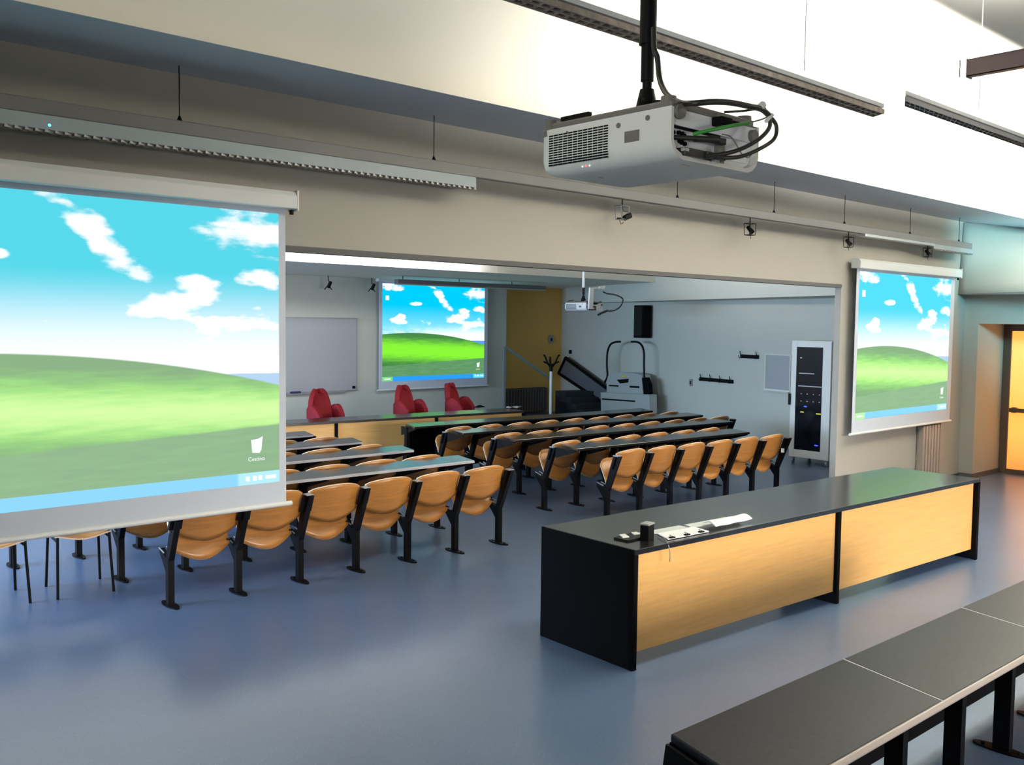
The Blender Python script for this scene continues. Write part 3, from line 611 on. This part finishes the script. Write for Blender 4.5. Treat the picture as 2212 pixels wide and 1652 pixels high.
# loose chairs below the large screen
def loose_chair(loc, rz, label):
    t = thing('stacking_chair', label, 'chair', loc, rz, 'loose plywood chairs below the large screen')
    obj('seat', MB().shell(lambda u, v: (-.20+.40*u, -.20+.40*v, .45+.02*math.cos(math.pi*u*2)*.5-.03*max(0, v-.8)*2+.02*abs(2*u-1)**2), 10, 8, .012, 0, 1), [PLY, PLYE], t)
    obj('backrest', MB().shell(lambda u, v: (-.19+.38*u, -.235-.03*math.sin(math.pi*u)-.05*v, .62+.20*v+.02*math.sin(math.pi*u)*v), 10, 6, .012, 0, 1), [PLY, PLYE], t)
    for sx in (-1, 1):
        obj('leg', MB().tube([(sx*.205, .20, 0), (sx*.19, .17, .44)], .011, steps=1), BLKM, t)
        obj('leg', MB().tube([(sx*.205, -.24, 0), (sx*.19, -.19, .44), (sx*.19, -.21, .62), (sx*.18, -.27, .80)], .011), BLKM, t)
    obj('seat_frame', MB().tube([(-.19, -.19, .435), (-.19, .17, .435), (.19, .17, .435), (.19, -.19, .435)], .010, steps=1), BLKM, t)
loose_chair((2.53, 7.63+.27, 0), -.10, 'loose plywood chair with tube legs under the large screen, nearer the rearmost row')
loose_chair((1.92, 7.97, 0), -.03, 'loose plywood chair with tube legs under the large screen, at the left edge')

# foreground bench
ZB = .75
c0 = onZ(1447, 1585, ZB); rb = -.012
t = thing('foreground_bench_table', 'long charcoal bench table in the bottom right corner, jointed top', 'table', (c0.x, c0.y, 0), rb)
mod = 1.165
for k in range(4):
    obj('tabletop', MB().prism([(k*mod+.003-.13, -.485, ZB-.03), ((k+1)*mod-.003-.13, -.485, ZB-.03), ((k+1)*mod-.003, 0, ZB-.03), (k*mod+.003, 0, ZB-.03)], (0, 0, .03)), CHAR, t, bevel=.006)
    if k: obj('joint_strip', MB().prism([(k*mod-.004-.13, -.485, ZB-.02), (k*mod+.004-.13, -.485, ZB-.02), (k*mod+.004, 0, ZB-.02), (k*mod-.004, 0, ZB-.02)], (0, 0, .0195)), EDGE, t)
obj('edge_band', MB().cyl((-.13, -.487, ZB-.015), (4*mod-.13, -.487, ZB-.015), .014, n=12), mat('edge_brown_grey', (.40, .35, .32), .3), t)
xs = [onY(px, 1600, 1.86).x-c0.x for px in (1925, 2043, 2149)]; st = (xs[2]-xs[0])/2
for k in range(-2, 6):
    x = xs[0]+k*st
    if x < 0: continue
    l = obj('leg', MB().box(x-.022, -.20, 0, x+.022, -.115, ZB-.03), BLKM, t, bevel=.003)
    link('foot_plate', FOOT, BLKM, l, (x, -.15, 0)); obj('bracket', MB().prism([(x-.012, -.12, ZB-.03), (x-.012, -.45, ZB-.03), (x-.012, -.45, ZB-.06), (x-.012, -.12, ZB-.18)], (.024, 0, 0)), BLKM, t)
obj('cross_rail', MB().box(0, -.21, ZB-.15, 4*mod, -.19, ZB-.03), BLKM, t)
obj('modesty_panel', MB().prism([(0, -.02, ZB-.03), (0, -.0, ZB-.03), (0, .10, .12), (0, .08, .12)], (4*mod, 0, 0)), BLKD, t)
obj('end_panel', MB().prism([(-.01, .0, ZB-.03), (-.11, -.36, ZB-.03), (-.11, -.36, ZB-.08), (-.01, -.1, .3), (-.01, .08, .12)], (-.012, 0, 0)), BLKD, t)

# ------------------------------------------------------------------ lecture desks
def lecture_desk(label, loc, rz, L_, D_, H_, nd, group='lecture desks'):
    t = thing('lecture_desk', label, 'desk', loc, rz, group); th = .04
    obj('desktop', MB().box(.012, 0, H_-.035, L_-.012, D_, H_), BLKL, t, bevel=.003)
    step = L_/nd
    for k in range(nd+1):
        x = min(max(k*step-th/2, 0), L_-.013) if k else 0
        th2 = .013 if k in (0, nd) else th
        if k in (0, nd): obj('end_post', MB().box(x if k == 0 else L_-th, .0, 0, x+th if k == 0 else L_, .045, H_-.036), BLKD, t)
        obj('side_panel', MB().box(x, .0 if k in (0, nd) else .015, 0, x+th2, D_ if k in (0, nd) else D_*.6, H_-(.001 if k in (0, nd) else .035)), BLKD, t, bevel=.002)
    for k in range(nd):
        obj('front_panel', MB().box(k*step+(th if k == 0 else th/2), .045, .095, (k+1)*step-(th if k == nd-1 else th/2), .063, H_-.036), BEECH, t, label='beech veneered front panel')
    return t
dz = math.atan2(3.58-3.80, 9.21-4.51); DL = (4.51, 3.80, 0); DH = .768
lecture_desk('long black lecture desk with two beech front panels, papers on its left end', DL, dz, 4.705, .87, DH, 2)
f0 = onZ(617, 915.5, .78); f1_ = onZ(1135, 886.5, .78); fr = math.atan2(f1_.y-f0.y, f1_.x-f0.x); stepF = (onZ(893, 912, .70)-onZ(666, 925, .70)).length
fx = f1_-Vector((math.cos(fr), math.sin(fr), 0))*stepF*4; fx.z = 0
lecture_desk('long black lecture desk with beech front in the far room, before the red chairs', fx, fr, stepF*4, .50, .78, 4)

# things on the near desk
def dp(px, py): return onZ(px, py, DH)
def flat(name, pts, th, m_, label, cat, z=0.):
    P = [dp(*q) for q in pts]; c = sum(P, Vector())/len(P); c.z = DH+z
    mb = MB().prism([(q.x-c.x, q.y-c.y, 0) for q in P], (0, 0, th)); return tag(obj(name, mb, m_, None, c, bevel=.001), label, cat)
C5 = lambda x, y: (1270+x/5.395, 1080+y/5.395)
k1 = flat('control_panel', [C5(300, 455), C5(500, 400), C5(670, 445), C5(465, 490)], .012, BLKM, 'flat black control panel with white keys at the left end of the papers', 'control panel')
for a_ in ((C5(365, 430), C5(430, 422), C5(480, 455), C5(405, 462)), (C5(505, 405), C5(565, 398), C5(615, 425), C5(545, 435))):
    P = [dp(*q) for q in a_]; obj('key_block', MB().prism([(q.x-k1.location.x, q.y-k1.location.y, .012) for q in P], (0, 0, .006)), PLAST, k1)
b0 = dp(*C5(730, 470))
t = thing('desk_camera', 'small black box device standing between the control panel and the papers', 'device', b0+Vector((0, .03, 0)), .25)
obj('body', MB().box(-.045, -.03, 0, .045, .03, .10), BLKD, t, bevel=.004); obj('top_plate', MB().box(-.047, -.032, .10, .047, .032, .112), GREYM, t, bevel=.003); obj('knob', MB().cyl((.045, 0, .03), (.06, 0, .03), .01), BLKM, t)
flat('paper_sheet', [C5(560, 390), C5(1060, 300), C5(1170, 320), C5(800, 400)], .004, mat('grey_paper', (.55, .58, .57), .6), 'pale grey plastic wallet behind the white papers, left one', 'folder')
flat('paper_sheet', [C5(1120, 292), C5(1590, 205), C5(1690, 230), C5(1230, 325)], .004, bpy.data.materials['grey_paper'], 'pale grey plastic wallet behind the curled papers, right one', 'folder')
flat('paper_sheet', [C5(810, 405), C5(1230, 325), C5(1410, 378), C5(930, 472)], .007, PAPER, 'flat pile of white papers next to the small black device', 'papers', .004)
P = [dp(*C5(1330, 300)), dp(*C5(1760, 225)), dp(*C5(1915, 255)), dp(*C5(1490, 345))]; c = sum(P, Vector())/4; c.z = DH+.012
Pl = [q-c for q in P]
for q in Pl: q.z = 0
def curl(u, v): a = Pl[0].lerp(Pl[1], u); b = Pl[3].lerp(Pl[2], u); q = a.lerp(b, v); return (q.x, q.y, .006+.022*math.sin(math.pi*min(1, v*.95))+.012*u*(1-v)+.002*math.sin(14*u))
tag(obj('curled_papers', MB().shell(curl, 12, 8, .006), PAPER, None, c), 'stack of curled white papers at the right end of the desk clutter', 'papers')
for i, (a_, lb) in enumerate((((980, 462), 'black binder clip on the front edge of the white papers, leftmost'), ((1155, 428), 'black binder clip on the front edge of the white papers, middle one'), ((1320, 395), 'black binder clip on the front edge of the white papers, rightmost'))):
    q = dp(*C5(*a_)); q.z = DH+.012
    tag(obj('binder_clip', MB().prism([(-.02, -.012, 0), (.02, -.012, 0), (.02, .012, 0), (-.02, .012, 0)], (0, 0, .008)).tube([(-.012, .0, .008), (0, .02, .016), (.012, 0, .008)], .0015, 6), BLKM, None, q, dz), lb, 'binder clip', 'binder clips on the papers')
s0 = dp(*C5(815, 440)); yp = -.004
q1 = onY(1447, 1183, 3.76); q2 = onY(1447, 1213, 3.76)
tag(obj('hanging_cord', MB().tube([(0, 0, .004), ((q1.x-s0.x)*.5, (q1.y-s0.y)*.6, .01), (q1.x-s0.x, q1.y-s0.y, q1.z-DH-.02), (q2.x-s0.x, q2.y-s0.y, q2.z-DH)], .003, 8), GREYM, None, s0), 'thin pale cord hanging over the front edge of the desk', 'cord')

# ------------------------------------------------------------------ far room furniture
def red_chair(loc, rz, label):
    t = thing('red_armchair', label, 'chair', loc, rz, 'red upholstered chairs behind the far desk')
    def back(u, v):
        w = .215*(1 if v < .5 else max(.15, math.cos((v-.5)*math.pi)))**.7*(1-.1*v); s_ = 2*u-1; v = v if v < .5 else .5+.5*math.sin((v-.5)*math.pi)
        return (s_*w, .26+.10*v-.10*s_*s_, .44+.66*v)
    obj('backrest', MB().shell(back, 16, 16, .07), RED, t)
    obj('seat', MB().shell(lambda u, v: (-.24+.48*u, -.24+.46*v, .45+.02*math.sin(math.pi*u)*math.sin(math.pi*v)), 10, 10, .08), RED, t)
    for sx in (-1, 1):
        obj('armrest', MB().shell(lambda u, v: (sx*(.205+.03*math.sin(math.pi*u)), -.06+.32*u, .42+v*(.20+.27*math.sin(math.pi*(.12+u*.62)))), 10, 6, .06), RED, t)
    obj('pedestal', MB().cyl((0, 0, .06), (0, 0, .42), .03), BLKM, t)
    for k in range(5): a_ = 2*math.pi*k/5; obj('leg', MB().tube([(0, 0, .08), (.26*math.cos(a_), .26*math.sin(a_), .03)], .018, steps=1).cyl((.26*math.cos(a_)-.02, .26*math.sin(a_), .026), (.26*math.cos(a_)+.02, .26*math.sin(a_), .026), .026), BLKM, t)
for px, lb, rz in ((709, 'red upholstered chair behind the far desk, below the whiteboard', .12), (893, 'red upholstered chair behind the far desk, below the left part of the far screen', .18), (1001, 'red upholstered chair behind the far desk, below the right corner of the far screen', .42)):
    q = onY(px, 870, 12.55); red_chair((q.x, 12.5, 0), rz, lb)
# whiteboard
w1 = onY(770, 688, 15.98); w0 = onY(768, 842, 15.98)
t = thing('whiteboard', 'wide pale whiteboard with a thin dark frame on the back wall', 'whiteboard', (w1.x, 16.0, w0.z)); hb = w1.z-w0.z
obj('board', MB().box(-3.6, -.012, 0, 0, .018, hb), WBOARD, t)
obj('frame', MB().box(-3.6, -.02, -.012, .012, .018, .006).box(-3.6, -.02, hb-.006, .012, .018, hb+.012).box(0, -.02, 0, .012, .018, hb).box(-3.6, -.02, 0, -3.59, .018, hb), GREYM, t)
obj('pen_tray', MB().box(-3.4, -.08, -.03, -.25, -.012, -.012), GREYM, t); obj('corner_clip', MB().box(-.09, -.03, .03, -.03, -.012, .08), BLKM, t)
q = onY(640, 842, 15.92); tag(obj('board_eraser', MB().box(-.1, -.03, 0, .1, .03, .035), mat('blue_felt', (.03, .03, .12), .8), None, (q.x, 15.945, w0.z-.011), bevel=.006), 'dark blue eraser lying on the whiteboard tray', 'eraser')

def onwall(px, py, off=0.):  # on the right wall of the far room, off metres in front of it
    n = -wn; r_ = ray(px, py); a_ = wa+n*off
    k = (a_.x*n.x+a_.y*n.y)/(r_.x*n.x+r_.y*n.y); return Vector((0, 0, CH))+r_*k
wrz = math.atan2(wdir.y, wdir.x)
def wall_thing(name, label, cat, px, py, off=0., group=None):
    q = onwall(px, py, off); return thing(name, label, cat, q, wrz, group), q
def W(q0, px, py, off=0.): return rel(onwall(px, py, off), q0, wrz)   # local: x along the wall, y away from the room... -> -y into wall
# loudspeaker
t, q0 = wall_thing('loudspeaker', 'black loudspeaker high on the right wall of the far room', 'loudspeaker', 1393, 695, .04)
a_ = W(q0, 1377, 660, .04); b_ = W(q0, 1408, 730, .04)
mx_ = b_.x+(a_.x-b_.x)*.62
obj('cabinet', MB().box(b_.x+.0, .02, b_.z, mx_, .24, a_.z), BLKD, t, bevel=.01); obj('speaker_grille', MB().box(b_.x+.03, .24, b_.z+.03, mx_-.03, .25, a_.z-.03), mat('speaker_cloth', (.006, .006, .006), .9), t)
obj('wall_bracket', MB().box(-.05, -.035, -.05, .05, .03, .05), BLKM, t)
# coat hook rails
for (xa, ya, xb, yb), lb, n in (((1513, 816, 1585, 826), 'long black coat hook rail, the lower and left one', 4), ((1601, 767, 1640, 774), 'short black coat hook rail, the upper and right one', 2)):
    q0 = onwall(xa, ya+2); t = thing('coat_hook_rail', lb, 'coat rack', q0, wrz, 'coat hook rails on the right wall'); e = W(q0, xb, yb+2)
    x0, x1 = min(0, e.x), max(0, e.x)
    obj('rail', MB().box(x0, .005, -.035, x1, .025, .035), BLKM, t)
    for k in range(n):
        x = x0+(x1-x0)*(.06+.88*k/(n-1)); obj('hook', MB().tube([(x, .025, -.02), (x, .07, -.03), (x, .09, .02)], .008, 6).tube([(x, .025, .02), (x, .05, .05), (x, .06, .10)], .008, 6), BLKM, t)
# switches, noticeboard
for px, py, w_, h_, lb in ((1494, 826, .07, .14, 'small wall switch left of the lower coat hook rail'), (1233, 760, .09, .09, 'small black wall box above the platform lift rail')):
    q0 = onwall(px, py); tag(obj('wall_switch', MB().box(-w_/2, .0, -h_/2, w_/2, .03, h_/2).box(-w_/4, .03, -h_/4, w_/4, .036, h_/4, 1), [GREYM if px > 1300 else BLKM, BLKM], None, q0, wrz), lb, 'switch', 'switches on the far walls')
q0 = onY(1189, 732, 16.60); tag(obj('wall_switch', MB().box(-.06, -.03, -.09, .06, .015, .09).box(-.02, -.036, -.05, .03, -.03, .02, 1), [GREYM, BLKM], None, q0), 'small dark switch box on the ochre wall above the coat stand', 'switch', 'switches on the far walls')
q0 = onwall(1656, 766, .01); t = thing('noticeboard', 'empty white noticeboard on the right wall beside the equipment rack', 'noticeboard', q0, wrz); e = W(q0, 1706, 839, .01); e2 = W(q0, 1656, 839, .01)
obj('board', MB().box(e.x, 0, e2.z, 0, .012, 0), WBOARD, t); obj('frame', MB().box(e.x-.02, 0, e2.z-.02, .02, .02, e2.z).box(e.x-.02, 0, 0, .02, .02, .02).box(e.x-.02, 0, e2.z, e.x, .02, 0).box(0, 0, e2.z, .02, .02, 0).box(e.x, 0, e2.z-.035, 0, .05, e2.z-.02), RACKM, t)
# equipment rack
ra = onZ(1703, 998); rbp = onZ(1788, 1009); rrz = math.atan2(ra.y-rbp.y, ra.x-rbp.x); rw = (ra-rbp).length; RH = 1.94
t = thing('equipment_rack', 'tall white equipment rack on castors with dark glass door and small lights', 'rack cabinet', (rbp.x, rbp.y, 0), rrz)
# local x runs along the front away from camera, local -y goes back (towards +X)
obj('cabinet', MB().box(0, -.60, .09, rw, -.03, RH), RACKM, t, bevel=.004)
d0, d1 = .14, rw-.09
dd = obj('door', MB().box(0, -.028, .10, d0, 0, RH-.01).box(d1, -.028, .10, rw, 0, RH-.01).box(d0, -.028, .10, d1, 0, .22).box(d0, -.028, RH-.10, d1, 0, RH-.01), RACKM, t, bevel=.002)
obj('door_glass', MB().box(d0, -.02, .22, d1, -.008, RH-.10), GLASSD, dd); obj('door_handle', MB().box(rw-.01, .0, .92, rw+.02, .03, 1.10), BLKM, dd)
obj('shelf_edges', MB().box(d0+.14, -.007, 1.42, d1-.05, -.005, 1.435).box(d0+.01, -.007, 1.22, d1-.04, -.005, 1.235), mat('shelf_grey', (.45, .45, .45), .4), t)
kb = MB()
for j in (1.10, .985): 
    for i in range(4): kb.box(d0+.03+i*.105, -.007, j, d0+.05+i*.105, -.005, j+.012)
kb.box(d1-.09, -.007, 1.66, d1-.06, -.005, 1.68); obj('knobs', kb, mat('knob_grey', (.5, .5, .5), .4), t)
for x, z, m_, w_ in ((d0+.01, .80, LEDY, .08), (d1-.15, .81, LEDY, .06), (d1-.20, .90, LEDB, .05), (d0+.04, .305, LEDB, .06)): obj('indicator_light', MB().box(x, -.007, z, x+w_, -.004, z+.018), m_, t)
for x in (.05, rw-.05):
    for y in (-.05, -.55): obj('castor', MB().cyl((x-.012, y, .035), (x+.012, y, .035), .035).box(x-.02, y-.02, .06, x+.02, y+.02, .09), BLKM if y < -.1 else GREYM, t)
# coat stand
q0 = onY(1189, 890, 14.2); ZQ = lambda px, py: onY(px, py, 14.2)
t = thing('coat_stand', 'pale coat stand pole with black branching hooks before the ochre wall', 'coat stand', (q0.x, 14.2, 0))
zc = ZQ(1188, 800).z
obj('pole', MB().cyl((0, 0, .03), (0, 0, zc), .028), WHTM, t); obj('base', MB().cyl((0, 0, 0), (0, 0, .03), .2, .17, n=24), BLKM, t)
obj('hook_crown', MB().cyl((0, 0, zc-.02), (0, 0, zc+.14), .035, .045), BLKM, t)
for k, (dx_, dz_) in enumerate(((-.10, .30), (-.17, .17), (.12, .30), (.10, .17), (-.03, .26), (.04, .2))):
    a2 = .5+k*1.05; obj('hook', MB().tube([(0, 0, zc+.05), (dx_*.5, .05*math.cos(a2), zc+.14), (dx_, .10*math.cos(a2), zc+dz_), (dx_*1.25, .12*math.cos(a2), zc+dz_+.02)], .018, 8), BLKM, t)
# handrail by the stairs
h0 = onY(1090, 748, 15.8); h1 = onY(1190, 818, 15.8)
t = thing('handrail', 'blue-green sloping handrail starting at the end of the back wall', 'handrail', (h0.x, 15.8, 0))
obj('rail', MB().tube([(0, 0, h0.z), (h1.x-h0.x, 0, h1.z)], .028, steps=1), HANDR, t); obj('newel_post', MB().box(-.03, -.02, 0, .03, .02, h0.z), GREYM, t); obj('newel_post', MB().box(h1.x-h0.x-.02, -.02, 0, h1.x-h0.x+.02, .02, h1.z), GREYM, t)
# ribbed radiators
def radiator(label, x0, x1, Y, z0, z1, m_):
    t = thing('ribbed_radiator', label, 'radiator', (x0, Y, z0), 0, 'ribbed radiators'); w = x1-x0; n = max(5, int(w/.085)); 
    mb = MB()
    for k in range(n): x = w*(k+.5)/n; mb.box(x-w/n*.33, -.10, .02, x+w/n*.33, -.03, z1-z0-.02)
    obj('ribs', mb, m_, t, bevel=.006); obj('back_plate', MB().box(.02, -.03, 0, w-.02, -.01, z1-z0), m_, t)
    obj('header_pipe', MB().cyl((0, -.06, z1-z0-.04), (w, -.06, z1-z0-.04), .02).cyl((0, -.06, .04), (w, -.06, .04), .02), m_, t)
x0 = onY(1985, 960, YW-.05).x; x1 = onY(2028, 960, YW-.05).x
radiator('ribbed brown radiator standing under the right projection screen', x0, x1, YW, .05, .86, RADM)
r0 = onY(1096, 840, 16.5); r1 = onY(1184, 840, 16.5)
radiator('ribbed dark radiator under the ochre wall beside the stairs', r0.x, r1.x, 16.6, .02, r0.z, mat('dark_radiator', (.12, .10, .09), .5))
# stairs with dark side along the right wall
sa = onwall(1268, 887, .9); sb = onwall(1212, 845, .9)
t = thing('staircase', 'dark sided short staircase rising beside the right wall towards the ochre wall', 'stairs', (0, 0, 0))
mb = MB(); n = 5; la = sa.copy(); la.z = 0; lbv = sb.copy(); lbv.z = 0; z_top = max(sb.z, .35)
for k in range(n):
    p_ = la.lerp(lbv, k/n); q_ = lbv+wdir*.25; mb.prism([p_, q_, q_+wn*.82, p_+wn*.82], (0, 0, z_top*(k+1)/n))
obj('steps', mb, STAIR, t)
# platform lift: rail and machine
t, q0 = wall_thing('platform_lift', 'wheelchair platform lift with looped black bars parked on its sloping wall rail', 'platform lift', 1350, 870, .15)
w = lambda px, py, off=.15: W(q0, px, py, off)
p1, p2, p3, p4 = w(1222, 773), w(1311, 838), w(1300, 868), w(1207, 806)
obj('rail_panel', MB().prism([p1, p2, p3, p4], (0, -.06, 0)), STEEL, t)
obj('rail_tube', MB().tube([p1, p2], .045, steps=1), BLKM, t); obj('rail_tube', MB().tube([p4, p3], .04, steps=1), BLKM, t)
obj('rail_end', MB().tube([p1, p4], .04, steps=1), BLKM, t)
def poly(pts, off0, th): return [w(px, py, off0) for px, py in pts]
lo = poly([(1297, 847), (1402, 852), (1403, 893), (1298, 893)], .55, 0)
obj('platform_box', MB().prism(lo, (0, -.20, 0)), LIFTG, t, bevel=.01)
obj('slot', MB().prism(poly([(1301, 860), (1372, 865), (1372, 868), (1301, 863)], .552, 0), (0, .01, 0)), BLKM, t)
obj('console', MB().prism(poly([(1310, 850), (1310, 815), (1318, 809), (1335, 805), (1352, 804), (1370, 806), (1385, 810), (1388, 852)], .45, 0), (0, -.25, 0)), LIFTG, t, bevel=.01, label='rounded pale grey console')
obj('console_slots', MB().prism(poly([(1316, 831), (1336, 832), (1336, 835), (1316, 834)], .452, 0), (0, .01, 0)).prism(poly([(1361, 833), (1381, 834), (1381, 838), (1361, 837)], .452, 0), (0, .01, 0)).prism(poly([(1333, 820), (1358, 818), (1357, 826), (1340, 828)], .452, 0), (0, .01, 0)), BLKM, t)
obj('warning_sticker', MB().prism(poly([(1343, 814), (1347, 809), (1353, 814)], .452, 0), (0, .008, 0)), YEL, t)
obj('side_cover', MB().prism(poly([(1386, 816), (1395, 815), (1401, 830), (1402, 851), (1390, 851)], .5, 0), (0, -.10, 0)), BLKD, t, bevel=.01)
obj('safety_bar', MB().tube(poly([(1306, 826), (1312, 812), (1311, 790), (1312, 762), (1318, 745), (1328, 739), (1340, 738)], .45, 0), .022), BLKM, t)
obj('safety_bar', MB().tube(poly([(1392, 816), (1391, 790), (1391, 762), (1387, 747), (1378, 739), (1364, 738)], .45, 0), .022), BLKM, t)
# small items on the far desk
q = onZ(1036, 880.5, .78); tag(obj('desk_microphone', MB().shell(lambda u, v: (.16*(u-.5), .08*(v-.5), .03*math.sin(math.pi*u)*math.sin(math.pi*v)+.012), 8, 6, .012), BLKD, None, (q.x, q.y, .78)), 'low black device lying on the far desk right of the last red chair', 'device')
q = onZ(1103, 881, .78); tag(obj('crumpled_paper', MB().shell(lambda u, v: (.26*(u-.5), .10*(v-.5), .02+.015*math.sin(9*u)*math.cos(7*v)), 8, 6, .004), WBOARD, None, (q.x, q.y-.08, .78)), 'pale crumpled papers at the right end of the far desk', 'papers')
